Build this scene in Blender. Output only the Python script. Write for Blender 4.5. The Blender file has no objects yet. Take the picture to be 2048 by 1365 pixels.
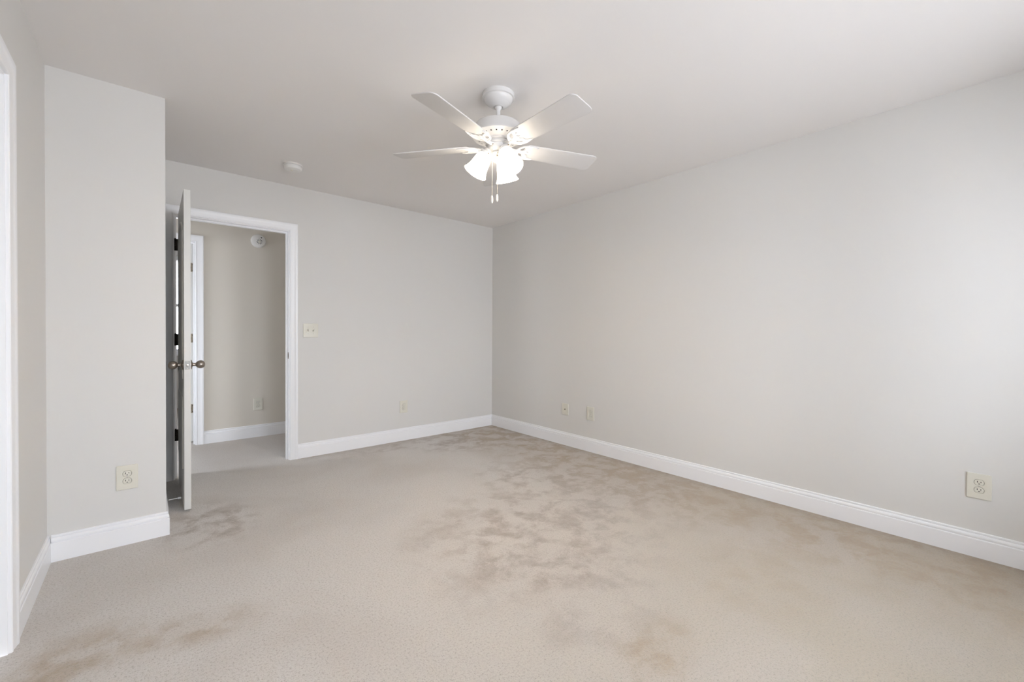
import bpy, bmesh, math, random
from mathutils import Vector, Matrix, Quaternion, Euler
random.seed(4)
S = bpy.context.scene
COL = S.collection
R = math.radians

# ------------------------------------------------------------------ camera
F_PX, YAW, PITCH, ROLL, CY, CAM_H = 849.779, 40.7225, -0.5799, 0.3036, 674.613, 1.1453
cd = bpy.data.cameras.new('camera')
cam = bpy.data.objects.new('camera', cd)
COL.objects.link(cam)
cd.sensor_fit = 'HORIZONTAL'; cd.sensor_width = 36.0
cd.lens = F_PX / 2048 * 36.0
cd.shift_y = -(682.5 - CY) / 2048
cd.clip_start = 0.02
_y, _p, _r = R(YAW), R(PITCH), R(ROLL)
fwd = Vector((math.sin(_y)*math.cos(_p), math.cos(_y)*math.cos(_p), math.sin(_p)))
right0 = Vector((math.cos(_y), -math.sin(_y), 0)); up0 = right0.cross(fwd)
rt = right0*math.cos(_r) + up0*math.sin(_r); up = up0*math.cos(_r) - right0*math.sin(_r)
m = Matrix((rt, up, -fwd)).transposed().to_4x4(); m.translation = (0, 0, CAM_H)
cam.matrix_world = m
S.camera = cam

# ------------------------------------------------------------------ exposure, sky, daylight
S.view_settings.view_transform = 'Standard'
S.view_settings.look = 'None'
S.view_settings.gamma = 1.0
S.view_settings.use_curve_mapping = False
S.view_settings.exposure = 1.42
S.cycles.use_denoising = True
S.cycles.max_bounces = 16
S.cycles.diffuse_bounces = 12
S.cycles.sample_clamp_indirect = 8.0

SKY = 7.0
LAMP = 27.0
SHADE = 2.7
GROUND = 1.04
UP = 1.0
w = bpy.data.worlds.new('overcast_sky'); S.world = w; w.use_nodes = True
nt = w.node_tree; nt.nodes.clear()
o_ = nt.nodes.new('ShaderNodeOutputWorld'); bg = nt.nodes.new('ShaderNodeBackground')
tc = nt.nodes.new('ShaderNodeTexCoord'); sp = nt.nodes.new('ShaderNodeSeparateXYZ')
rp = nt.nodes.new('ShaderNodeValToRGB'); mr = nt.nodes.new('ShaderNodeMapRange')
mr.inputs['From Min'].default_value = -1.0
nt.links.new(tc.outputs['Generated'], sp.inputs[0]); nt.links.new(sp.outputs['Z'], mr.inputs['Value'])
nt.links.new(mr.outputs[0], rp.inputs[0]); nt.links.new(rp.outputs[0], bg.inputs[0]); nt.links.new(bg.outputs[0], o_.inputs[0])
e = rp.color_ramp.elements
e[0].position = 0.0; e[0].color = (0.66*GROUND, 0.66*GROUND, 0.73*GROUND, 1)
e[1].position = 0.49; e[1].color = (0.70*GROUND, 0.70*GROUND, 0.78*GROUND, 1)
e2 = e.new(0.51); e2.color = (0.83*UP, 0.85*UP, 0.965*UP, 1)
e3 = e.new(1.0); e3.color = (0.81*UP, 0.84*UP, 0.965*UP, 1)
bg.inputs['Strength'].default_value = SKY

def portal(name, loc, rot, sx, sy):
    L = bpy.data.lights.new(name, 'AREA'); L.shape = 'RECTANGLE'; L.size = sx; L.size_y = sy
    L.cycles.is_portal = True
    ob = bpy.data.objects.new(name, L); ob.location = loc; ob.rotation_euler = rot; COL.objects.link(ob)

# plan of the room (metres, camera above the origin)
XR, YB, XL, YP, XB, CEIL = 3.2502, 4.1532, -0.3728, 3.0674, 0.0826, 2.44
YF = -1.10                      # window wall behind the camera
YH0, YH1 = 4.268, 5.300         # hallway
YE = 8.0                        # far side of the room across the hallway
WIN = [(0.22, 1.17), (1.66, 2.61)]; WZ = (0.62, 2.10)
FWIN = (0.0, 0.7); FWZ = (0.8, 2.25)
ADDED_HWIN = (YH0+.20, YH1-.20, 0.40, 1.80)  # unseen window added at the left end to light the hallway
portal('added_window_portal', (-1.375, (ADDED_HWIN[0]+ADDED_HWIN[1])/2, (ADDED_HWIN[2]+ADDED_HWIN[3])/2), (R(90), 0, R(-90)), .64, 1.4)
for a_, b_ in WIN: portal('window_portal', ((a_+b_)/2, YF+0.01, sum(WZ)/2), (R(-90), 0, R(180)), b_-a_, WZ[1]-WZ[0])
portal('far_window_portal', (sum(FWIN)/2, YE-0.01, sum(FWZ)/2), (R(-90), 0, 0), 0.72, 1.47)

# ------------------------------------------------------------------ helpers
def mat(name, col, rough=0.5, metal=0.0, spec=0.5, coat=0.0):
    m = bpy.data.materials.new(name); m.use_nodes = True
    b = m.node_tree.nodes['Principled BSDF']
    b.inputs['Base Color'].default_value = (*col, 1)
    b.inputs['Roughness'].default_value = rough; b.inputs['Metallic'].default_value = metal
    b.inputs['Specular IOR Level'].default_value = spec
    b.inputs['Coat Weight'].default_value = coat
    return m
def bump(m, scale, strength, dist=0.001, detail=2.0):
    t = m.node_tree; b = t.nodes['Principled BSDF']
    c = t.nodes.new('ShaderNodeTexCoord'); n = t.nodes.new('ShaderNodeTexNoise'); u = t.nodes.new('ShaderNodeBump')
    n.inputs['Scale'].default_value = scale; n.inputs['Detail'].default_value = detail
    u.inputs['Strength'].default_value = strength; u.inputs['Distance'].default_value = dist
    t.links.new(c.outputs['Object'], n.inputs['Vector']); t.links.new(n.outputs['Fac'], u.inputs['Height'])
    t.links.new(u.outputs[0], b.inputs['Normal'])
    return m
def put(o, parent=None, label=None, cat=None, group=None, kind=None):
    if parent is not None: o.parent = parent
    if label: o['label'] = label
    if cat: o['category'] = cat
    if group: o['group'] = group
    if kind: o['kind'] = kind
    return o
def mesh(name, bm, m, parent=None, smooth=None, **kw):
    bmesh.ops.recalc_face_normals(bm, faces=bm.faces[:])
    me = bpy.data.meshes.new(name); bm.to_mesh(me); bm.free()
    if smooth is not None:
        me.polygons.foreach_set('use_smooth', [True]*len(me.polygons))
        me.set_sharp_from_angle(angle=R(smooth))
    for mm in (m if isinstance(m, (list, tuple)) else [m]): me.materials.append(mm)
    o = bpy.data.objects.new(name, me); COL.objects.link(o)
    return put(o, parent, **kw)
def empty(name, loc, rot=(0, 0, 0), **kw):
    o = bpy.data.objects.new(name, None); o.location = loc; o.rotation_euler = rot
    o.empty_display_size = 0.05; COL.objects.link(o)
    return put(o, **kw)
def box(bm, a, b, bev=0.0, seg=2):
    n = len(bm.verts)
    r = bmesh.ops.create_cube(bm, size=1.0)
    vs = r['verts']
    for v in vs:
        v.co = Vector([(a[i]+b[i])/2 + v.co[i]*(b[i]-a[i]) for i in range(3)])
    if bev:
        es = list({e for v in vs for e in v.link_edges})
        bmesh.ops.bevel(bm, geom=es, offset=bev, segments=seg, profile=0.5, affect='EDGES')
    return bm
def lathe(bm, prof, seg=48, mtx=None, skip=None, mi=0):
    rings = []
    for r, z in prof:
        if r < 1e-6: rings.append([bm.verts.new((0, 0, z))])
        else: rings.append([bm.verts.new((r*math.cos(2*math.pi*k/seg), r*math.sin(2*math.pi*k/seg), z)) for k in range(seg)])
    for i in range(len(rings)-1):
        A, B = rings[i], rings[i+1]
        for k in range(seg):
            if skip and skip(i, k): continue
            k2 = (k+1) % seg
            if len(A) == 1 and len(B) == 1: continue
            if len(A) == 1: f = bm.faces.new((A[0], B[k], B[k2]))
            elif len(B) == 1: f = bm.faces.new((A[k], A[k2], B[0]))
            else: f = bm.faces.new((A[k], A[k2], B[k2], B[k]))
            f.material_index = mi
    if mtx is not None:
        for rg in rings:
            for v in rg: v.co = mtx @ v.co
    return bm
def axis_m(loc, d):
    return Matrix.Translation(loc) @ Vector((0, 0, 1)).rotation_difference(Vector(d).normalized()).to_matrix().to_4x4()
def tube(bm, pts, rad, seg=12, caps=True):
    pts = [Vector(p) for p in pts]
    rads = rad if isinstance(rad, (list, tuple)) else [rad]*len(pts)
    rings = []; ref = None
    for i, p in enumerate(pts):
        d = (pts[min(i+1, len(pts)-1)] - pts[max(i-1, 0)]).normalized()
        if ref is None: ref = d.orthogonal().normalized()
        ref = (ref - d*ref.dot(d)).normalized(); q = d.cross(ref)
        rings.append([bm.verts.new(p + (ref*math.cos(2*math.pi*k/seg) + q*math.sin(2*math.pi*k/seg))*rads[i]) for k in range(seg)])
    for A, B in zip(rings, rings[1:]):
        for k in range(seg): bm.faces.new((A[k], A[(k+1) % seg], B[(k+1) % seg], B[k]))
    if caps:
        bm.faces.new(rings[0][::-1]); bm.faces.new(rings[-1])
    return bm
def sweep(bm, path, nrm, prof, flip=False, closed=False):
    """profile (a, b): a sideways from the path, b along nrm; mitred at the corners"""
    path = [Vector(p) for p in path]; nrm = Vector(nrm); sgn = -1 if flip else 1
    rings = []
    for i, p in enumerate(path):
        s0 = nrm.cross(path[i]-path[i-1]).normalized()*sgn if i > 0 else None
        s1 = nrm.cross(path[i+1]-path[i]).normalized()*sgn if i < len(path)-1 else None
        if s0 is None: s = s1
        elif s1 is None: s = s0
        else:
            s = s0 + s1; s = s / (s.dot(s0))
        rings.append([bm.verts.new(p + s*a + nrm*b) for a, b in prof])
    n = len(prof)
    for A, B in zip(rings, rings[1:]):
        for k in range(n): bm.faces.new((A[k], A[(k+1) % n], B[(k+1) % n], B[k]))
    bm.faces.new(rings[0][::-1]); bm.faces.new(rings[-1])
    return bm
def flat(outer, holes, t, bev=0.0, seg=2):
    """flat plate in local XY (z 0..t) with holes cut through it -> bmesh"""
    cu = bpy.data.curves.new('tmp', 'CURVE'); cu.dimensions = '2D'; cu.fill_mode = 'BOTH'
    for pts in [outer] + list(holes):
        s = cu.splines.new('POLY'); s.points.add(len(pts)-1); s.use_cyclic_u = True
        for q, p in zip(s.points, pts): q.co = (p[0], p[1], 0, 1)
    cu.extrude = t/2 - bev; cu.bevel_depth = bev; cu.bevel_resolution = seg; cu.offset = -bev
    ob = bpy.data.objects.new('tmp', cu); COL.objects.link(ob)
    dg = bpy.context.evaluated_depsgraph_get(); dg.update()
    me = bpy.data.meshes.new_from_object(ob.evaluated_get(dg))
    bm = bmesh.new(); bm.from_mesh(me)
    bpy.data.objects.remove(ob); bpy.data.curves.remove(cu); bpy.data.meshes.remove(me)
    bmesh.ops.remove_doubles(bm, verts=bm.verts[:], dist=1e-6)
    for v in bm.verts: v.co.z += t/2
    return bm
def rrect(w, h, r, n=5, cx=0, cy=0):
    out = []
    for sx, sy, a0 in ((1, 1, 0), (-1, 1, 90), (-1, -1, 180), (1, -1, 270)):
        for k in range(n+1):
            a = R(a0 + 90*k/n)
            out.append((cx + sx*(w/2-r) + r*math.cos(a), cy + sy*(h/2-r) + r*math.sin(a)))
    return out
def circ(r, n=20, cx=0, cy=0, clip=None):
    out = []
    for k in range(n):
        x, y = r*math.cos(2*math.pi*k/n), r*math.sin(2*math.pi*k/n)
        if clip: y = max(-clip, min(clip, y))
        out.append((cx+x, cy+y))
    return out
def dup(root, loc, rot, label, group=None):
    def cp(o, parent):
        c = o.copy(); COL.objects.link(c)
        if parent is not None: c.parent = parent
        for ch in o.children: cp(ch, c)
        return c
    r = cp(root, None); r.location = loc; r.rotation_euler = rot; r['label'] = label
    return r

# ------------------------------------------------------------------ materials
M_WALL = bump(mat('greige_wall_paint', (0.695, 0.686, 0.664), 0.55, spec=0.35), 260, 0.10)
M_CEIL = bump(mat('ceiling_paint', (0.80, 0.782, 0.770), 0.9, spec=0.2), 180, 0.15)
M_HALL = bump(mat('hall_wall_paint', (0.70, 0.66, 0.59), 0.55, spec=0.3), 260, 0.10)
M_TRIM = mat('white_trim_paint', (0.87, 0.875, 0.89), 0.32)
M_DOOR = mat('white_door_paint', (0.72, 0.715, 0.685), 0.36)
M_IVORY = mat('ivory_plastic', (0.71, 0.69, 0.605), 0.35)
M_WHITEP = mat('white_plastic', (0.76, 0.75, 0.73), 0.4)
M_FAN = mat('white_enamel', (0.73, 0.72, 0.71), 0.25)
M_BLADE = mat('white_blade_laminate', (0.67, 0.655, 0.645), 0.45)
M_DARK = mat('dark_slot', (0.02, 0.018, 0.016), 0.6)
M_BRONZE = mat('dark_bronze', (0.045, 0.036, 0.030), 0.42, 0.8)
M_BRASS = mat('aged_brass', (0.27, 0.23, 0.17), 0.42, 0.9)
M_NICKEL = mat('aged_nickel', (0.36, 0.32, 0.28), 0.30, 1.0)
M_STEEL = mat('satin_steel', (0.62, 0.61, 0.58), 0.35, 1.0)
M_LATCH = mat('dull_latch_metal', (0.40, 0.40, 0.38), 0.5, 0.5)
M_CHAIN = mat('pale_chain_metal', (0.74, 0.70, 0.62), 0.3, 0.9)
M_RUBBER = mat('white_rubber', (0.8, 0.8, 0.8), 0.6)
M_SCREW = mat('painted_screw', (0.55, 0.53, 0.48), 0.4, 0.3)

def emis(name, col, strength, diff=None):
    m = bpy.data.materials.new(name); m.use_nodes = True; t = m.node_tree
    b = t.nodes['Principled BSDF']
    b.inputs['Base Color'].default_value = (*(diff or col), 1); b.inputs['Roughness'].default_value = 0.3
    b.inputs['Emission Color'].default_value = (*col, 1); b.inputs['Emission Strength'].default_value = strength
    return m
M_SHADE = emis('lit_frosted_glass', (1.0, 0.89, 0.74), SHADE, (0.9, 0.88, 0.84))
M_BULB = emis('lit_bulb', (1.0, 0.80, 0.58), LAMP*6.0)
def glass():
    m = bpy.data.materials.new('window_glass'); m.use_nodes = True; t = m.node_tree; t.nodes.clear()
    o = t.nodes.new('ShaderNodeOutputMaterial'); x = t.nodes.new('ShaderNodeMixShader')
    a = t.nodes.new('ShaderNodeBsdfTransparent'); g = t.nodes.new('ShaderNodeBsdfGlossy'); fr = t.nodes.new('ShaderNodeFresnel')
    a.inputs[0].default_value = (0.95, 0.97, 0.96, 1); g.inputs['Roughness'].default_value = 0.01
    fr.inputs['IOR'].default_value = 1.25
    t.links.new(fr.outputs[0], x.inputs[0]); t.links.new(a.outputs[0], x.inputs[1]); t.links.new(g.outputs[0], x.inputs[2])
    t.links.new(x.outputs[0], o.inputs[0])
    return m
M_GLASS = glass()

def carpet():
    m = bpy.data.materials.new('worn_beige_carpet'); m.use_nodes = True; t = m.node_tree
    N, L = t.nodes, t.links; b = N['Principled BSDF']
    b.inputs['Roughness'].default_value = 0.95; b.inputs['Specular IOR Level'].default_value = 0.1
    b.inputs['Sheen Weight'].default_value = 0.25; b.inputs['Sheen Roughness'].default_value = 0.5
    geo = N.new('ShaderNodeTexCoord'); P = geo.outputs['Object']
    sx = N.new('ShaderNodeSeparateXYZ'); L.new(P, sx.inputs[0]); X, Y = sx.outputs['X'], sx.outputs['Y']
    def mth(op, a, bb=None, c=None, clamp=False):
        n = N.new('ShaderNodeMath'); n.operation = op; n.use_clamp = clamp
        for i, v in enumerate((a, bb, c)):
            if v is None: continue
            if isinstance(v, (int, float)): n.inputs[i].default_value = v
            else: L.new(v, n.inputs[i])
        return n.outputs[0]
    def sstep(v, lo, hi):
        n = N.new('ShaderNodeMapRange'); n.interpolation_type = 'SMOOTHSTEP'
        n.inputs['From Min'].default_value = lo; n.inputs['From Max'].default_value = hi
        L.new(v, n.inputs['Value']); return n.outputs[0]
    def noise(scale, detail, rough, dist=0.0, off=0.0, stretch=None):
        n = N.new('ShaderNodeTexNoise'); n.inputs['Scale'].default_value = scale
        n.inputs['Detail'].default_value = detail; n.inputs['Roughness'].default_value = rough
        n.inputs['Distortion'].default_value = dist
        mp = N.new('ShaderNodeMapping'); mp.inputs['Location'].default_value = (off, off*0.7, 0)
        if stretch: mp.inputs['Scale'].default_value = stretch
        L.new(P, mp.inputs[0]); L.new(mp.outputs[0], n.inputs['Vector']); return n.outputs['Fac']
    wob = noise(1.6, 4, 0.6, 0, 3.0)
    def blob(cx, cy, rx, ry, soft=0.6, rot=0.0):
        c, s = math.cos(R(rot)), math.sin(R(rot))
        dx = mth('SUBTRACT', X, cx); dy = mth('SUBTRACT', Y, cy)
        u = mth('ADD', mth('MULTIPLY', dx, c/rx), mth('MULTIPLY', dy, s/rx))
        v = mth('ADD', mth('MULTIPLY', dx, -s/ry), mth('MULTIPLY', dy, c/ry))
        d = mth('SQRT', mth('ADD', mth('MULTIPLY', u, u), mth('MULTIPLY', v, v)))
        d = mth('ADD', d, mth('MULTIPLY', mth('SUBTRACT', wob, 0.5), 0.9))
        n = N.new('ShaderNodeMapRange'); n.interpolation_type = 'SMOOTHSTEP'
        n.inputs['From Min'].default_value = 1.0; n.inputs['From Max'].default_value = 1.0 - soft
        L.new(d, n.inputs['Value']); return n.outputs[0]
    def mx(*a):
        r = a[0]
        for q in a[1:]: r = mth('MAXIMUM', r, q)
        return r
    # scuffed, flattened pile: grey brown patches in the middle, by the far wall and the door
    blot = sstep(noise(6.0, 7, 0.66, 0.25), 0.42, 0.61)
    fine = sstep(noise(17.0, 5, 0.70, 0.2, 7.0), 0.36, 0.64)
    marks = mth('ADD', mth('MULTIPLY', blot, 0.75), mth('MULTIPLY', mth('MULTIPLY', blot, fine), 0.5))
    grey_zone = mx(blob(1.75, 1.75, 0.85, 0.80, 0.5), blob(2.6, 2.0, 0.85, 1.2, 0.6, 20), blob(2.75, 3.70, 1.1, 0.6, 0.6, -20),
                   mth('MULTIPLY', blob(1.8, 3.95, 1.0, 0.22, 0.8), 0.7), blob(0.28, 3.1, 0.30, 0.48, 0.6), mth('MULTIPLY', blob(1.35, 1.05, 0.4, 0.4, 0.7), 0.55))
    tan_zone = mx(sstep(X, 2.2, 2.95), mth('MULTIPLY', blob(-0.2, 2.1, 0.30, 0.24, 0.9), 0.8), mth('MULTIPLY', blob(0.12, 2.02, 0.36, 0.17, 0.9, -10), 0.7), mth('MULTIPLY', blob(1.40, 0.80, 0.28, 0.16, 0.7), 0.8), mth('MULTIPLY', blob(2.2, 0.75, 0.5, 0.5, 0.9), 0.5))
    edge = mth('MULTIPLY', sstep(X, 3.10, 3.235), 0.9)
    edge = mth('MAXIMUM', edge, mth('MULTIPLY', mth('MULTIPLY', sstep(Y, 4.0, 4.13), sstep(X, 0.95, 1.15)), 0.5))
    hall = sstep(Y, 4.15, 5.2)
    broad = sstep(noise(1.5, 3, 0.5, 0.3, 11.0), 0.40, 0.68)
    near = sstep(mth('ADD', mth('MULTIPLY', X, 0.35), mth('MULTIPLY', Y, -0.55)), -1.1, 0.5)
    # tufts
    v = N.new('ShaderNodeTexVoronoi'); v.inputs['Scale'].default_value = 190; L.new(P, v.inputs['Vector'])
    grain = noise(330, 3, 0.65); grain2 = noise(118, 4, 0.75, 0, 5.0)
    def mix(a, bb, f):
        n = N.new('ShaderNodeMix'); n.data_type = 'RGBA'
        for s, vv in ((n.inputs['Factor'], f), (n.inputs['A'], a), (n.inputs['B'], bb)):
            if isinstance(vv, tuple): s.default_value = (*vv, 1)
            elif isinstance(vv, float): s.default_value = vv
            else: L.new(vv, s)
        return n.outputs['Result']
    c = mix((0.612, 0.585, 0.553), (0.445, 0.392, 0.312), near)  # tan base, deepened toward the near right to offset daylight on the floor
    c = mix(c, (0.50, 0.455, 0.41), mth('MULTIPLY', broad, 0.45))
    c = mix(c, (0.355, 0.305, 0.26), mth('MULTIPLY', mth('MULTIPLY', grey_zone, marks), 0.76, clamp=True))
    c = mix(c, (0.385, 0.305, 0.215), mth('MULTIPLY', mth('MULTIPLY', tan_zone, mth('ADD', mth('MULTIPLY', marks, 0.8), 0.30)), 0.90, clamp=True))
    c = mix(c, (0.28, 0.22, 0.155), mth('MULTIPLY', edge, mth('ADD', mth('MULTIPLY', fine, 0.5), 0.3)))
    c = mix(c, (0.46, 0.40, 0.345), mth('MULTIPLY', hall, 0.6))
    g = sstep(mth('ADD', mth('MULTIPLY', grain, 0.42), mth('MULTIPLY', grain2, 0.58)), 0.35, 0.51)
    dk = mix(c, (0.30, 0.265, 0.225), mth('MULTIPLY', mth('SUBTRACT', 1.0, g), 0.95))
    L.new(dk, b.inputs['Base Color'])
    bp = N.new('ShaderNodeBump'); bp.inputs['Strength'].default_value = 0.55; bp.inputs['Distance'].default_value = 0.006
    hgt = mth('ADD', mth('MULTIPLY', grain, 0.6), mth('ADD', mth('MULTIPLY', grain2, 0.6), mth('MULTIPLY', v.outputs['Distance'], -0.4)))
    L.new(hgt, bp.inputs['Height']); L.new(bp.outputs[0], b.inputs['Normal'])
    return m
M_CARPET = carpet()

# ------------------------------------------------------------------ room shell
def slab(name, a, b, m, label):
    return mesh(name, box(bmesh.new(), a, b), m, label=label, kind='structure')
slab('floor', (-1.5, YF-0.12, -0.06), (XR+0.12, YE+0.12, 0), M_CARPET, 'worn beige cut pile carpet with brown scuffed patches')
slab('ceiling', (-1.5, YF-0.12, CEIL), (XR+0.12, YE+0.12, CEIL+0.06), M_CEIL, 'plain off-white ceiling')
def wall_open(name, axis, c0, c1, u0, u1, holes, m, label):
    """wall slab between c0..c1 on `axis`, running u0..u1 on the other axis, with holes (ua, ub, za, zb)"""
    us = sorted({u0, u1, *[h[0] for h in holes], *[h[1] for h in holes]})
    zs = sorted({0.0, CEIL, *[h[2] for h in holes], *[h[3] for h in holes]})
    inside = lambda u, z: any(h[0] < u < h[1] and h[2] < z < h[3] for h in holes)
    bm = bmesh.new()
    def P(u, c, z): return (c, u, z) if axis == 0 else (u, c, z)
    cells = {(i, j) for i in range(len(us)-1) for j in range(len(zs)-1) if not inside((us[i]+us[i+1])/2, (zs[j]+zs[j+1])/2)}
    def quad(*q): bm.faces.new([bm.verts.new(p) for p in q])
    for i, j in cells:
        a, b_, z0, z1 = us[i], us[i+1], zs[j], zs[j+1]
        quad(P(a, c0, z0), P(b_, c0, z0), P(b_, c0, z1), P(a, c0, z1))
        quad(P(a, c1, z0), P(b_, c1, z0), P(b_, c1, z1), P(a, c1, z1))
        if (i-1, j) not in cells: quad(P(a, c0, z0), P(a, c1, z0), P(a, c1, z1), P(a, c0, z1))
        if (i+1, j) not in cells: quad(P(b_, c0, z0), P(b_, c1, z0), P(b_, c1, z1), P(b_, c0, z1))
        if (i, j-1) not in cells: quad(P(a, c0, z0), P(b_, c0, z0), P(b_, c1, z0), P(a, c1, z0))
        if (i, j+1) not in cells: quad(P(a, c0, z1), P(b_, c0, z1), P(b_, c1, z1), P(a, c1, z1))
    bmesh.ops.remove_doubles(bm, verts=bm.verts[:], dist=1e-5)
    return mesh(name, bm, m, label=label, kind='structure')
DX0, DX1, DZ = 0.166, 0.960, 2.034      # clear bedroom door opening
HX0, HX1 = -0.400, 0.370                # clear opening across the hallway
LY0, LY1 = 1.500, 2.281                 # clear opening in the left wall
J = 0.018
wall_open('wall_back', 1, YB, YH0, -1.5, XR+0.12, [(DX0-J, DX1+J, 0, DZ+J)], M_WALL, 'greige back wall with the open doorway')
slab('wall_right', (XR, YF-0.12, 0), (XR+0.12, YB, CEIL), M_WALL, 'long blank greige wall on the right')
wall_open('wall_left', 0, XL-0.115, XL, YF-0.12, YP, [(LY0-J, LY1+J, 0, DZ+J)], M_WALL, 'greige wall at the left edge with a white door frame')
slab('wall_closet', (XL-0.115, YP, 0), (XB, YB, CEIL), M_WALL, 'greige boxed-out wall left of the open door')
wall_open('wall_front', 1, YF-0.12, YF, XL, XR, [(a, b, WZ[0], WZ[1]) for a, b in WIN], M_WALL, 'greige window wall behind the viewer')
wall_open('wall_hall', 1, YH1, YH1+0.115, -1.5, XR+0.12, [(HX0-J, HX1+J, 0, DZ+J)], M_HALL, 'dim beige hallway wall seen through the doorway')
wall_open('wall_hall_left', 0, -1.5, -1.38, YH0, YH1, [ADDED_HWIN], M_HALL, 'left end wall of the hallway')
slab('wall_hall_right', (2.3, YH0, 0), (2.42, YH1, CEIL), M_HALL, 'right end wall of the hallway')
slab('wall_far_left', (-1.5, YH1+0.115, 0), (-1.38, YE, CEIL), M_WALL, 'left wall of the room across the hallway')
slab('wall_far_right', (2.3, YH1+0.115, 0), (2.42, YE, CEIL), M_WALL, 'right wall of the room across the hallway')
wall_open('wall_far', 1, YE, YE+0.12, -1.5, 2.42, [(FWIN[0], FWIN[1], FWZ[0], FWZ[1])], M_WALL, 'far wall of the room across the hallway')

# baseboards
BASE = [(0, 0), (.0145, 0), (.0145, .092), (.0130, .0945), (.0085, .0955), (.0080, .0985), (.0125, .0998), (.0130, .1020), (.0122, .1100), (.0095, .1165), (.0075, .1185),
        (.0042, .1190), (.0042, .1208), (.0078, .1222), (.0080, .1250), (.0072, .1290), (.0050, .1310), (0, .1310)]
def base(name, path, flip, label):
    bm = sweep(bmesh.new(), [(x, y, 0) for x, y in path], (0, 0, 1), BASE, flip)
    return mesh(name, bm, M_TRIM, smooth=25, label=label, kind='structure')
CW = 0.065
base('baseboard_back', [(DX1+.006+CW, YB), (XR, YB)], True, 'tall white baseboard under the light switch wall')
base('baseboard_right', [(XR, YB-.0145), (XR, YF)], True, 'tall white baseboard along the long right wall')
base('baseboard_closet', [(XL+.0145, YP), (XB, YP), (XB, YB-.020)], True, 'white baseboard wrapping the boxed-out corner')
base('baseboard_left', [(XL, LY1+.006+CW), (XL, YP)], True, 'short white baseboard left of the boxed-out corner')
base('baseboard_hall', [(HX1+.006+CW, YH1), (2.3, YH1)], True, 'white baseboard in the hallway beyond the door')
base('baseboard_front', [(XR, YF), (XL, YF)], True, 'white baseboard under the windows')

# door frames: jambs, stops and moulded casings
CASE = [(0, 0), (0, .0085), (.0025, .0110), (.0065, .0120), (.0095, .0105), (.0110, .0100), (.0300, .0130), (.0440, .0155), (.0470, .0175), (.0520, .0185), (.0610, .0185), (CW, .0155), (CW, 0)]
def frame(name, axis, a0, a1, c0, c1, stop, label, faces=(0, 1)):
    bm = bmesh.new()
    def P(u, c, z): return (c, u, z) if axis == 0 else (u, c, z)
    def bx(u0, u1, ca, cb, z0, z1):
        p, q = P(u0, ca, z0), P(u1, cb, z1); box(bm, p, q)
    bx(a0-J, a0, c0, c1, 0, DZ+J); bx(a1, a1+J, c0, c1, 0, DZ+J); bx(a0, a1, c0, c1, DZ, DZ+J)
    s0, s1 = stop
    bx(a0, a0+.012, s0, s1, 0, DZ); bx(a1-.012, a1, s0, s1, 0, DZ); bx(a0+.012, a1-.012, s0, s1, DZ-.012, DZ)
    jm = mesh(name, bm, M_TRIM, label=label, kind='structure')
    for k in faces:
        c = (c0, c1)[k]; s = (-1, 1)[k]
        n = Vector(P(0, s, 0)); r = .006
        path = [P(a0-r, c, 0), P(a0-r, c, DZ+r), P(a1+r, c, DZ+r), P(a1+r, c, 0)]
        # outward side must point away from the opening
        side = n.cross(Vector(path[1])-Vector(path[0])); want = Vector(P(-1, 0, 0))
        mesh('casing', sweep(bmesh.new(), path, n, CASE, flip=side.dot(want) < 0), M_TRIM, jm, smooth=25)
    return jm
tr1 = frame('trim_1', 1, DX0, DX1, YB, YH0, (YB+.038, YB+.072), 'white moulded door frame of the open bedroom doorway')
tr2 = frame('trim_2', 1, HX0, HX1, YH1, YH1+.115, (YH1+.035, YH1+.070), 'white door frame in the hallway beyond')
tr3 = frame('trim_3', 0, LY0, LY1, XL-.115, XL, (XL-.080, XL-.050), 'white moulded door frame at the left edge', faces=(1,))
# strike plate on the latch jamb
bm = box(bmesh.new(), (DX1-.0012, YB+.006, .903), (DX1+.0005, YB+.034, .960), .0006)
mesh('strike_plate', bm, M_BRASS, tr1, label='aged metal strike plate')
bm = box(bmesh.new(), (DX1-.0016, YB+.013, .918), (DX1-.0008, YB+.027, .945))
mesh('latch_hole', bm, M_DARK, tr1)

# doors ---------------------------------------------------------------
def door_leaf(wd, ht, th, arch=True):
    """leaf in local coords: x 0..th, y 0..wd, z 0..ht, two moulded panels on both faces"""
    bm = box(bmesh.new(), (0, 0, 0), (th, wd, ht), .0015, 1)
    def outline(y0, y1, z0, z1, rise):
        pts = [(y0, z0), (y1, z0)]
        if rise:
            for k in range(13):
                t = k/12; pts.append((y1+(y0-y1)*t, z1-rise + rise*math.sin(math.pi*t)**0.8))
        else: pts += [(y1, z1), (y0, z1)]
        return pts
    for y0, y1, z0, z1, rise in ((.105, wd-.105, .235, .705, 0), (.105, wd-.105, .82, 1.885, .10 if arch else 0)):
        base_ = outline(y0, y1, z0, z1, rise)
        cy, cz = (y0+y1)/2, (z0+z1)/2
        def inset(d):
            return [(y + (d if y < cy-.001 else -d if y > cy+.001 else 0), z + (d if z < cz else -d)) for y, z in base_]
        for side in (0, 1):
            X0 = 0 if side == 0 else th; s = -1 if side == 0 else 1
            loops = []
            for d, h in ((0, 0), (.004, .0045), (.012, .006), (.020, .003), (.026, -.0005), (.040, .0002), (.062, .004)):
                loops.append([bm.verts.new((X0+s*h, y, z)) for y, z in inset(d)])
            n = len(base_)
            for A, B in zip(loops, loops[1:]):
                for k in range(n): bm.faces.new((A[k], A[(k+1) % n], B[(k+1) % n], B[k]))
            bm.faces.new(loops[-1])
    return bm
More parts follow.
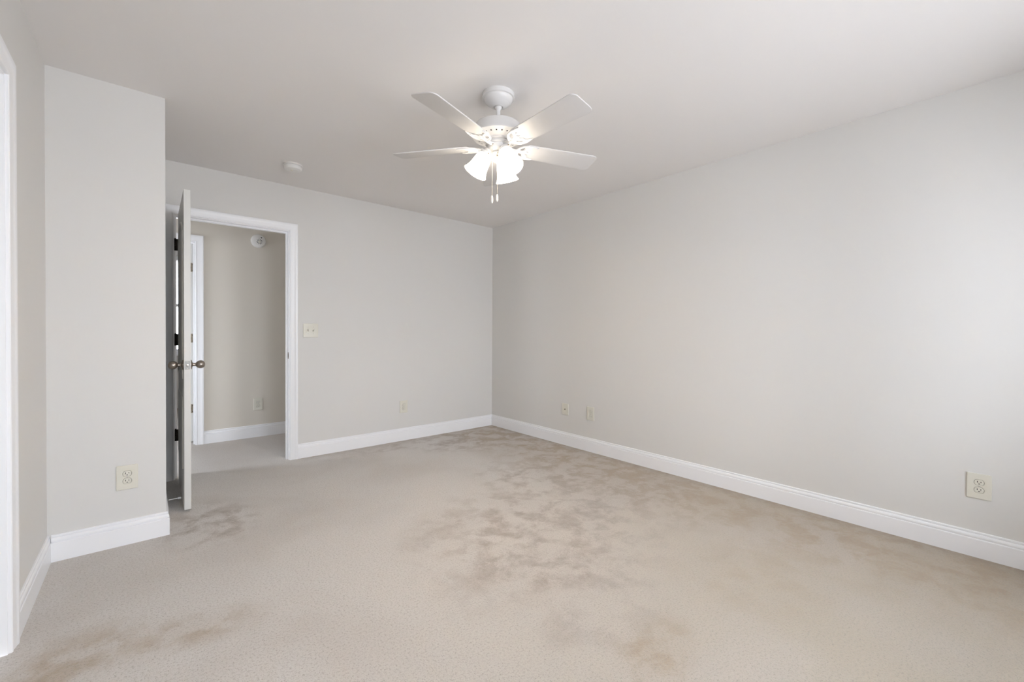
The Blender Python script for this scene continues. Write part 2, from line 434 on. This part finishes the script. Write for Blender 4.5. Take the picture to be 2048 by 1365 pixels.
def hinge(parent, loc, m, leafdir, name='hinge', label=None):
    """knuckle barrel along z with two thin leaves"""
    bm = bmesh.new()
    h = .089
    for k in range(5):
        z0 = -h/2 + k*h/5
        lathe(bm, [(0, z0+.0006), (.0062, z0+.0006), (.0062, z0+h/5-.0006), (0, z0+h/5-.0006)], 14)
    lathe(bm, [(0, h/2), (.0045, h/2), (.0055, h/2+.003), (.003, h/2+.006), (0, h/2+.0065)], 12)
    for d in leafdir:
        a, b_ = d
        box(bm, (min(a[0], b_[0]), min(a[1], b_[1]), -h/2), (max(a[0], b_[0]), max(a[1], b_[1]), h/2))
    o = mesh(name, bm, m, parent, smooth=30, label=label); o.location = loc
    return o
d1 = mesh('door_1', door_leaf(.762, 2.022, .035), M_DOOR, smooth=20, label='white panelled door standing open into the room', kind='structure')
d1.location = (.179, 4.128-.762, .014); d1.rotation_euler = (0, 0, R(-0.5))
for z in (.347, 1.078, 1.803):
    hinge(d1, (-.0165, .762+.006, z-.014), M_BRONZE, [((0, -.0030), (.0175, -.001)), ((.0172, -.0050), (.0185, -.0010)), ((-.0065, -.0005), (0, .0015))], label='dark bronze butt hinge')
def knob(parent, sgn, x0):
    bm = bmesh.new(); d = (sgn, 0, 0)
    M_ = axis_m((x0, .060, .929-.014), d)
    lathe(bm, [(0, 0), (.0325, 0), (.0325, .003), (.029, .0065), (.019, .009), (.0125, .012), (.0105, .018), (.0100, .024), (.0125, .030), (.0155, .0315), (.0165, .033),
               (.0205, .036), (.0245, .043), (.0262, .051), (.0255, .060), (.0220, .068), (.0160, .074), (.008, .0772), (0, .078)], 32, M_)
    return mesh('door_knob', bm, M_NICKEL, parent, smooth=35, label='aged nickel egg-shaped knob')
knob(d1, -1, 0.0); knob(d1, 1, .035)
lp = mesh('latch_plate', box(bmesh.new(), (.005, -.0012, .902-.014), (.030, .001, 0.957-.014), .0006, 1), M_LATCH, d1, label='satin metal latch face plate')
bm = lathe(bmesh.new(), [(0, .004), (.0075, .003), (.0078, 0)], 18, axis_m((.0175, -.001, .929-.014), (0, -1, 0)))
mesh('latch_bolt', bm, M_NICKEL, lp, smooth=40)
for dz in (-.021, .021):
    mesh('screw', lathe(bmesh.new(), [(0, .0008), (.0028, .0006), (.0032, 0)], 12, axis_m((.0175, -.0012, .929-.014+dz), (0, -1, 0))), M_SCREW, lp)
# door across the hallway, swung away into the far room
d2 = mesh('door_2', door_leaf(.735, 2.018, .035), M_DOOR, smooth=20, label='white door across the hallway, swung away', kind='structure')
d2.location = (HX1-.037, YH1+.122, .014)
for z in (.352, 1.073, 1.795):
    bm = box(bmesh.new(), (.003, -.0012, z-.045-.014), (.0335, .0004, z+.045-.014))
    hg = mesh('hinge', bm, M_BRASS, d2, label='aged brass hinge leaf on the door edge')
    for dz, dx in ((-.03, .024), (0, .012), (.03, .024)):
        mesh('screw', lathe(bmesh.new(), [(0, .0010), (.0035, .0007), (.004, 0)], 10, axis_m((dx, -.0012, z-.014+dz), (0, -1, 0))), M_BRONZE, hg)
# closed door in the left wall
d3 = mesh('door_3', door_leaf(LY1-LY0-.006, 2.018, .035), M_DOOR, smooth=20, label='white door inside the left edge frame', kind='structure')
d3.location = (XL-.1155, LY0+.003, .014)

# windows --------------------------------------------------------------
def window(name, a0, a1, z0, z1, c_in, c_out, label):
    s = 1 if c_out < c_in else -1          # inward direction along y
    bm = bmesh.new()
    def bx(u0, u1, ya, yb, za, zb, bev=0.0): box(bm, (u0, min(ya, yb), za), (u1, max(ya, yb), zb), bev)
    bx(a0, a0+.03, c_out, c_in, z0, z1); bx(a1-.03, a1, c_out, c_in, z0, z1)
    bx(a0+.03, a1-.03, c_out, c_in, z1-.03, z1); bx(a0+.03, a1-.03, c_out, c_in, z0, z0+.03)
    f = mesh(name, bm, M_TRIM, label=label, kind='structure')
    zm = (z0+z1)/2
    for k, (za, zb) in enumerate(((z0+.03, zm+.02), (zm-.02, z1-.03))):
        yc = c_out + s*(.055 if k == 0 else .025)
        bm = bmesh.new()
        for u0, u1, p, q in ((a0+.03, a0+.07, za, zb), (a1-.07, a1-.03, za, zb), (a0+.07, a1-.07, za, za+.045), (a0+.07, a1-.07, zb-.035, zb)):
            box(bm, (u0, yc-.014, p), (u1, yc+.014, q))
        sh = mesh('sash', bm, M_TRIM, f)
        mesh('pane', box(bmesh.new(), (a0+.07, yc-.002, za+.045), (a1-.07, yc+.002, zb-.035)), M_GLASS, sh)
    bm = bmesh.new()
    sweep(bm, [(a0, c_in, z0), (a0, c_in, z1), (a1, c_in, z1), (a1, c_in, z0)], (0, s, 0), CASE, flip=(s < 0))
    mesh('casing', bm, M_TRIM, f, smooth=25)
    mesh('window_sill', box(bmesh.new(), (a0-.09, min(c_in-s*.02, c_in+s*.05), z0-.022), (a1+.09, max(c_in-s*.02, c_in+s*.05), z0+.002), .003), M_TRIM, f)
    return f
window('window_1', *WIN[0], *WZ, YF, YF-.12, 'white double hung window on the left behind the viewer')
window('window_2', *WIN[1], *WZ, YF, YF-.12, 'white double hung window on the right behind the viewer')
w4 = window('added_hall_window', -.316, .316, ADDED_HWIN[2], ADDED_HWIN[3], 0, -.12, 'unseen window added to light the hallway from its left end')
w4.location = (-1.38, (ADDED_HWIN[0]+ADDED_HWIN[1])/2, 0); w4.rotation_euler = (0, 0, R(-90))
window('window_3', *FWIN, *FWZ, YE, YE+.12, 'bright window of the room across the hallway')

# ------------------------------------------------------------------ ceiling fan
FX, FY = 1.454, 1.814
fan = empty('ceiling_fan', (FX, FY, CEIL), label='white five-blade ceiling fan with three lit bell glass shades', cat='ceiling fan')
Z = lambda z: z - CEIL
def fl(name, prof, m, seg=64, smooth=32, parent=None, label=None):
    return mesh(name, lathe(bmesh.new(), [(r, Z(z)) for r, z in prof], seg), m, parent or fan, smooth=smooth, label=label)
fl('canopy', [(0, 2.440), (.0870, 2.440), (.0880, 2.437), (.0880, 2.420), (.0862, 2.4175), (.0800, 2.4165), (.0785, 2.4150), (.0785, 2.4135), (.0770, 2.408), (.0715, 2.399), (.062, 2.3905),
              (.0600, 2.3895), (.0590, 2.3885), (.050, 2.3815), (.038, 2.3755), (.030, 2.3730), (.0285, 2.3715), (.0260, 2.3705), (.0245, 2.372), (.0235, 2.376), (0, 2.376)], M_FAN)
fl('down_rod', [(0, 2.376), (.0185, 2.376), (.0200, 2.372), (.0185, 2.364), (.0130, 2.358), (.0112, 2.352), (.0112, 2.300), (.016, 2.296), (.020, 2.290), (0, 2.288)], M_FAN, 32)
VENT = 11
mp = [(0, 2.289), (.030, 2.289), (.075, 2.284), (.108, 2.276), (.122, 2.269), (.1262, 2.263), (.131, 2.240), (.1375, 2.217), (.1395, 2.211), (.1385, 2.2065), (.1300, 2.2035), (.1130, 2.2010), (.1050, 2.1985), (.0900, 2.1935),
      (.0800, 2.1905), (.0760, 2.1885), (.0745, 2.1850), (.0740, 2.1800), (.0700, 2.1785), (.0, 2.1785)]
bm = bmesh.new()
lathe(bm, [(r, Z(z)) for r, z in mp], 96, skip=lambda i, k: i == VENT and k % 4 == 0)
mesh('motor_housing', bm, M_FAN, fan, smooth=30)
mesh('motor_core', lathe(bmesh.new(), [(0, Z(2.25)), (.095, Z(2.25)), (.118, Z(2.212)), (.085, Z(2.200)), (0, Z(2.200))], 48), M_DARK, fan, smooth=30, label='dark motor behind the vent slots')
fl('flywheel', [(0, 2.1785), (.066, 2.1785), (.068, 2.176), (.068, 2.166), (.064, 2.164), (0, 2.164)], M_FAN)
fl('switch_housing', [(0, 2.165), (.0565, 2.165), (.0585, 2.163), (.0585, 2.142), (.0560, 2.137), (.0480, 2.132), (.0370, 2.1295), (.0350, 2.128), (0, 2.128)], M_FAN)

# blades and their ornate brackets
PITCHB = -12.0
def blade_bm():
    w0, w1, u0, u1, r = .058, .0725, .150, .600, .030
    pts = []
    for k in range(9):
        a = R(90 + 180*k/8); pts.append((u0 + .018 + .018*math.cos(a)*1.0, w0*math.sin(a) if abs(math.sin(a)) < .99 else math.copysign(w0, math.sin(a))))
    for sy in (-1, 1):
        seq = range(7) if sy < 0 else range(7)
        for k in seq:
            a = R(-90 + 90*k/6) if sy < 0 else R(0 + 90*k/6)
            pts.append((u1 - r + r*math.cos(a), sy*(w1 - r) + r*math.sin(a)))
    return flat(pts, [], .0055, .0012, 2)
def mirror(pts): return [(u, -v) for u, v in reversed(pts)]
half = [(.050, .0150), (.075, .0115), (.098, .0105), (.108, .0150), (.114, .0240), (.122, .0370), (.135, .0480), (.155, .0555), (.178, .0585), (.205, .0570), (.224, .0525),
        (.212, .0490), (.196, .0445), (.184, .0375), (.178, .0290), (.183, .0240), (.172, .0195), (.163, .0120), (.168, .0050), (.181, .0)]
hole = [(.1235, .0120), (.1270, .0230), (.1340, .0330), (.1450, .0410), (.1600, .0445), (.1660, .0400), (.1620, .0300), (.1530, .0250), (.1590, .0190), (.1490, .0110), (.1370, .0070)]
def bracket_bm():
    out = half + mirror(half)[1:]
    # the neck below is a separate raised rib, joined in the same casting
    bm = flat(out, [hole, mirror(hole)], .0048, .0011, 2)
    for v in bm.verts:
        v.co.z -= .0048
        t = max(0.0, min(1.0, (v.co.x - .06)/.055)); t = t*t*(3-2*t)
        v.co.z += (1-t)*.004
        if v.co.x < .11: v.co.z -= .004*math.sin(math.pi*max(0, min(1, (v.co.x-.05)/.06)))
    tube(bm, [(.050, 0, -.001), (.075, 0, -.0065), (.100, 0, -.0085), (.125, 0, -.0080), (.150, 0, -.0062), (.172, 0, -.0045)], [.0075, .0080, .0072, .0058, .0045, .0030], 12)
    for s in (-1, 1):
        tube(bm, [(.104, s*.008, -.0065), (.118, s*.030, -.0062), (.138, s*.0475, -.0058), (.168, s*.0550, -.0055), (.205, s*.0545, -.0050), (.222, s*.052, -.0045)], [.0035, .0042, .0045, .0042, .0032, .0015], 10)
        tube(bm, [(.128, s*.004, -.0065), (.147, s*.014, -.0060), (.166, s*.024, -.0055), (.181, s*.026, -.0048)], [.0035, .0036, .0032, .0015], 8)
    for u, v in ((.150, 0), (.186, .046), (.186, -.046)):
        lathe(bm, [(0, -.0072), (.0035, -.0068), (.0045, -.0048)], 12, Matrix.Translation((u, v, 0)))
    return bm
b0 = mesh('blade', blade_bm(), M_BLADE, fan, smooth=30)
k0 = mesh('blade_bracket', bracket_bm(), M_FAN, b0, smooth=35, label='ornate cast bracket under the blade')
ZB = 2.157
for i in range(5):
    b = b0 if i == 0 else b0.copy()
    if i:
        COL.objects.link(b); b.parent = fan
        k = k0.copy(); COL.objects.link(k); k.parent = b
    b.location = (0, 0, Z(ZB)); b.rotation_euler = (R(PITCHB), 0, R(-90 + 72*i))

# light kit
fl('light_fitter', [(0, 2.129), (.0330, 2.129), (.0345, 2.126), (.0345, 2.118), (.0300, 2.112), (.0285, 2.108), (.0285, 2.092), (.0310, 2.089), (.0310, 2.083), (.0260, 2.078), (.0170, 2.074),
                    (.0110, 2.072), (.0090, 2.067), (.0060, 2.062), (0, 2.061)], M_FAN, 40)
TILT = 29.0
SH = [(.0300, 0), (.0312, .004), (.0345, .010), (.0400, .021), (.0440, .036), (.0465, .054), (.0490, .072), (.0520, .088), (.0565, .102), (.0615, .113), (.0660, .120)]
for i, a in enumerate((186, 66, -54)):
    th = R(a - 40.72)
    dr = Vector((math.cos(th), math.sin(th), 0)); ax = dr*math.sin(R(TILT)) + Vector((0, 0, -math.cos(R(TILT))))
    neck = dr*.064 + Vector((0, 0, Z(2.118)))
    bm = bmesh.new()
    top = neck - ax*.024
    tube(bm, [dr*.020 + Vector((0, 0, Z(2.104))), dr*.034 + Vector((0, 0, Z(2.116))), dr*.044 + Vector((0, 0, Z(2.134)))*1.0, top], .0085, 14)
    lathe(bm, [(0, -.026), (.0150, -.026), (.0190, -.023), (.0205, -.012), (.0250, -.006), (.0340, -.003), (.0355, .001), (.0355, .012), (.0340, .0135), (.0335, .001), (0, -.001)], 32, axis_m(neck, ax))
    hd = mesh('lamp_holder', bm, M_FAN, fan, smooth=35)
    side = ax.cross(Vector((0, 0, 1))).normalized()
    for q in range(3):
        s = Quaternion(ax, R(35+120*q)) @ side
        mesh('thumb_screw', lathe(bmesh.new(), [(0, .008), (.0022, .0078), (.003, .006), (.003, .004), (.0016, .004), (.0016, -.002)], 10, axis_m(neck + ax*.007 + s*.0355, s)), M_BRASS, hd, smooth=30)
    inner = [(r-.0028, t+.0008) for r, t in SH]
    prof = SH + inner[::-1]
    sh = mesh('lamp_shade', lathe(bmesh.new(), prof, 48, axis_m(neck + ax*.002, ax)), M_SHADE, fan, smooth=60, label='lit white bell-shaped glass shade')
    mesh('light_bulb', lathe(bmesh.new(), [(0, .0), (.012, .0), (.013, .018), (.020, .034), (.0265, .050), (.0285, .062), (.0265, .074), (.019, .085), (.009, .0905), (0, .092)], 24, axis_m(neck + ax*.004, ax)), M_BULB, sh, smooth=60)
# pull chains
def chain(p0, p1, ftop, label):
    bm = bmesh.new()
    n = int((p0[2]-p1[2])/.0046)
    for k in range(n):
        t = k/(n-1); c = Vector(p0)*(1-t) + Vector(p1)*t
        bmesh.ops.create_icosphere(bm, subdivisions=1, radius=.0018, matrix=Matrix.Translation(c))
    tube(bm, [p0, p1], .0006, 6)
    ch = mesh('pull_chain', bm, M_CHAIN, fan, smooth=80)
    z = p1[2]
    mesh('fob', lathe(bmesh.new(), [(0, z+.004), (.0030, z+.003), (.0045, z-.001), (.0052, z-.008), (.0058, z-.026), (.0050, z-.033), (.0025, z-.036), (0, z-.0365)], 20, Matrix.Translation((p1[0], p1[1], 0))), M_WHITEP, ch, smooth=40, label=label)
rv = Vector((math.cos(R(-40.72)), math.sin(R(-40.72)), 0)); nv = Vector((-math.sin(R(40.72)), -math.cos(R(40.72)), 0))
def at(dx, dn, z): q = rv*dx + nv*dn; return (q.x, q.y, Z(z))
chain(at(-.0275, .0545, 2.150), at(-.0285, .0560, 1.870), 0, 'white fob on the longer chain')
chain(at(-.0025, .0310, 2.098), at(-.0025, .0320, 1.885), 0, 'white fob on the shorter chain')
for dx, dn, z in ((-.0275, .0525, 2.150), (-.0025, .0295, 2.098)):
    p = Vector(at(dx, dn, z)); mesh('chain_port', lathe(bmesh.new(), [(0, .004), (.0025, .004), (.004, .002), (.004, -.006)], 12, axis_m(p, nv)), M_BRASS, fan, smooth=40)

# ------------------------------------------------------------------ detectors
sd = empty('smoke_detector', (.866, 3.618, CEIL), label='round white smoke detector on the ceiling near the doorway', cat='smoke detector')
mesh('mounting_base', lathe(bmesh.new(), [(0, 0), (.066, 0), (.0675, -.003), (.0675, -.012), (.064, -.014), (0, -.014)], 48), M_WHITEP, sd, smooth=35)
mesh('sensor_cover', lathe(bmesh.new(), [(0, -.014), (.059, -.0145), (.0605, -.0175), (.063, -.019), (.0625, -.032), (.058, -.040), (.046, -.044), (.034, -.0445), (.033, -.0465), (.022, -.0475), (0, -.048)], 48), M_WHITEP, sd, smooth=30)
mesh('test_button', lathe(bmesh.new(), [(.009, -.0475), (.009, -.0505), (.007, -.0515), (0, -.0517)], 24, Matrix.Translation((-.012, -.012, 0))), M_IVORY, sd, smooth=40)
al = empty('smoke_alarm', (.924, YH1, 2.124), (R(90), 0, 0), label='round off-white smoke alarm high on the hallway wall', cat='smoke alarm')
mesh('mounting_base', lathe(bmesh.new(), [(0, 0), (.071, 0), (.0725, .002), (.0725, .010), (.070, .012), (0, .012)], 48), M_WHITEP, al, smooth=35)
mesh('alarm_cover', lathe(bmesh.new(), [(0, .012), (.066, .0125), (.068, .014), (.068, .026), (.064, .034), (.050, .039), (.030, .041), (0, .0415)], 48), M_WHITEP, al, smooth=35)
for k in range(10):
    a = R(36*k)
    bm = box(bmesh.new(), (-.0022, -.0075, 0), (.0022, .0075, .0022)); 
    s = mesh('sounder_slot', bm, M_DARK, al); s.location = (.004+.021*math.cos(a), -.010+.021*math.sin(a), .0395); s.rotation_euler = (0, 0, a - R(90))
mesh('test_button', lathe(bmesh.new(), [(.012, .040), (.012, .0445), (.010, .0455), (0, .046)], 24, Matrix.Translation((.004, -.010, 0))), M_IVORY, al, smooth=40)
mesh('indicator', lathe(bmesh.new(), [(.0065, .037), (.0065, .0405), (0, .0412)], 20, Matrix.Translation((.022, .034, 0))), M_DARK, al, smooth=40, label='small dark indicator hole')
mesh('indicator', lathe(bmesh.new(), [(.0045, .039), (.0045, .0415), (0, .042)], 20, Matrix.Translation((.001, .026, 0))), M_SCREW, al, smooth=40)

# ------------------------------------------------------------------ wall plates
ROT_BACK = (R(90), 0, 0); ROT_RIGHT = (R(90), 0, R(-90))
PW, PH = .0875, .1300
def plate_bm(w_, h_, holes): return flat(rrect(w_, h_, .004), holes, .0065, .0026, 3)
def make_outlet(loc, rot, label):
    r = empty('wall_outlet', loc, rot, label=label, cat='outlet', group='duplex outlets low on the walls')
    face = lambda cy, g: circ(.0172+g, 40, 0, cy, .0135+g)
    mesh('cover_plate', plate_bm(PW, PH, [face(.0195, .0009), face(-.0195, .0009), circ(.0030, 12)]), M_IVORY, r, smooth=40)
    mesh('backing', box(bmesh.new(), (-.020, -.036, .0002), (.020, .036, .0015)), M_DARK, r)
    for cy in (.0195, -.0195):
        slots = [rrect(.0026, .0090, .0004, 2, -.0064, cy+.0030), rrect(.0024, .0072, .0004, 2, .0064, cy+.0030), circ(.0027, 14, 0, cy-.0070)]
        bm = flat(face(cy, 0), slots, .0052, .0005, 1)
        for v in bm.verts: v.co.z += .0017
        mesh('receptacle', bm, M_IVORY, r, smooth=40)
    mesh('screw', lathe(bmesh.new(), [(.0028, .003), (.0028, .0062), (.002, .0068), (0, .007)], 14), M_SCREW, r, smooth=40)
    return r
E0 = .0
o1 = make_outlet((-.0795, YP-E0, .3595), ROT_BACK, 'ivory duplex outlet low on the boxed-out wall left of the open door')
dup(o1, (2.0635, YB-E0, .356), ROT_BACK, 'ivory duplex outlet on the back wall between the doorway and the room corner')
dup(o1, (XR-E0, 2.605, .3675), ROT_RIGHT, 'ivory duplex outlet on the right wall just right of the small jack plate')
dup(o1, (XR-E0, .0805, .3670), ROT_RIGHT, 'ivory duplex outlet at the right edge, nearest on the long right wall')
dup(o1, (.9215, YH1-E0, .3545), ROT_BACK, 'ivory duplex outlet in the hallway seen through the open doorway')
# cable jack plate
cj = empty('cable_jack_plate', (XR, 2.932, .3660), ROT_RIGHT, label='ivory single-jack cable plate on the right wall nearest the corner', cat='jack plate')
mesh('cover_plate', plate_bm(PW, .1150, [circ(.0052, 16)]), M_IVORY, cj, smooth=40)
mesh('coax_connector', lathe(bmesh.new(), [(.0050, .001), (.0050, .012), (.0046, .0122), (.0030, .0122), (.0030, .008), (0, .008)], 20), M_BRASS, cj, smooth=40)
mesh('jack_opening', lathe(bmesh.new(), [(.0030, .0078), (.0029, .0124), (0, .0125)], 16), M_DARK, cj)
for dy in (-.042, .042): mesh('screw', lathe(bmesh.new(), [(.0032, .006), (.003, .0072), (0, .0076)], 14, Matrix.Translation((0, dy, 0))), M_SCREW, cj, smooth=40)
# double light switch
sw = empty('light_switch', (1.1405, YB, 1.157), ROT_BACK, label='ivory double toggle light switch plate right of the doorway', cat='light switch')
slot = lambda cx: rrect(.0108, .0250, .0012, 3, cx, 0)
mesh('cover_plate', plate_bm(.1290, .1270, [slot(-.023), slot(.023)]), M_IVORY, sw, smooth=40)
mesh('backing', box(bmesh.new(), (-.032, -.016, .0002), (.032, .016, .0016)), M_SCREW, sw)
for cx, tilt in ((-.023, 26), (.023, -26)):
    t = mesh('toggle', box(bmesh.new(), (-.0044, -.0050, 0), (.0044, .0050, .0165), .0014, 2), M_IVORY, sw, smooth=40)
    t.location = (cx, 0, .0018); t.rotation_euler = (R(-tilt), 0, 0)
    for dy in (-.0302, .0302):
        mesh('screw', lathe(bmesh.new(), [(.0034, .006), (.0032, .0071), (0, .0075)], 14, Matrix.Translation((cx, dy, 0))), M_SCREW, sw, smooth=40)

# ------------------------------------------------------------------ door stop
ds = empty('door_stop', (XB+.0145, 3.505, .056), label='slim metal door stop with a white tip behind the open door', cat='door stop')
mesh('rod', lathe(bmesh.new(), [(0, 0), (.010, 0), (.010, .002), (.006, .005), (.0035, .008), (.0032, .058), (0, .058)], 18, axis_m((0, 0, 0), (1, 0, 0))), M_STEEL, ds, smooth=35)
mesh('rubber_tip', lathe(bmesh.new(), [(0, .056), (.0065, .056), (.0072, .058), (.0072, .070), (.0055, .073), (0, .0735)], 18, axis_m((0, 0, 0), (1, 0, 0))), M_RUBBER, ds, smooth=35, label='white rubber tip')
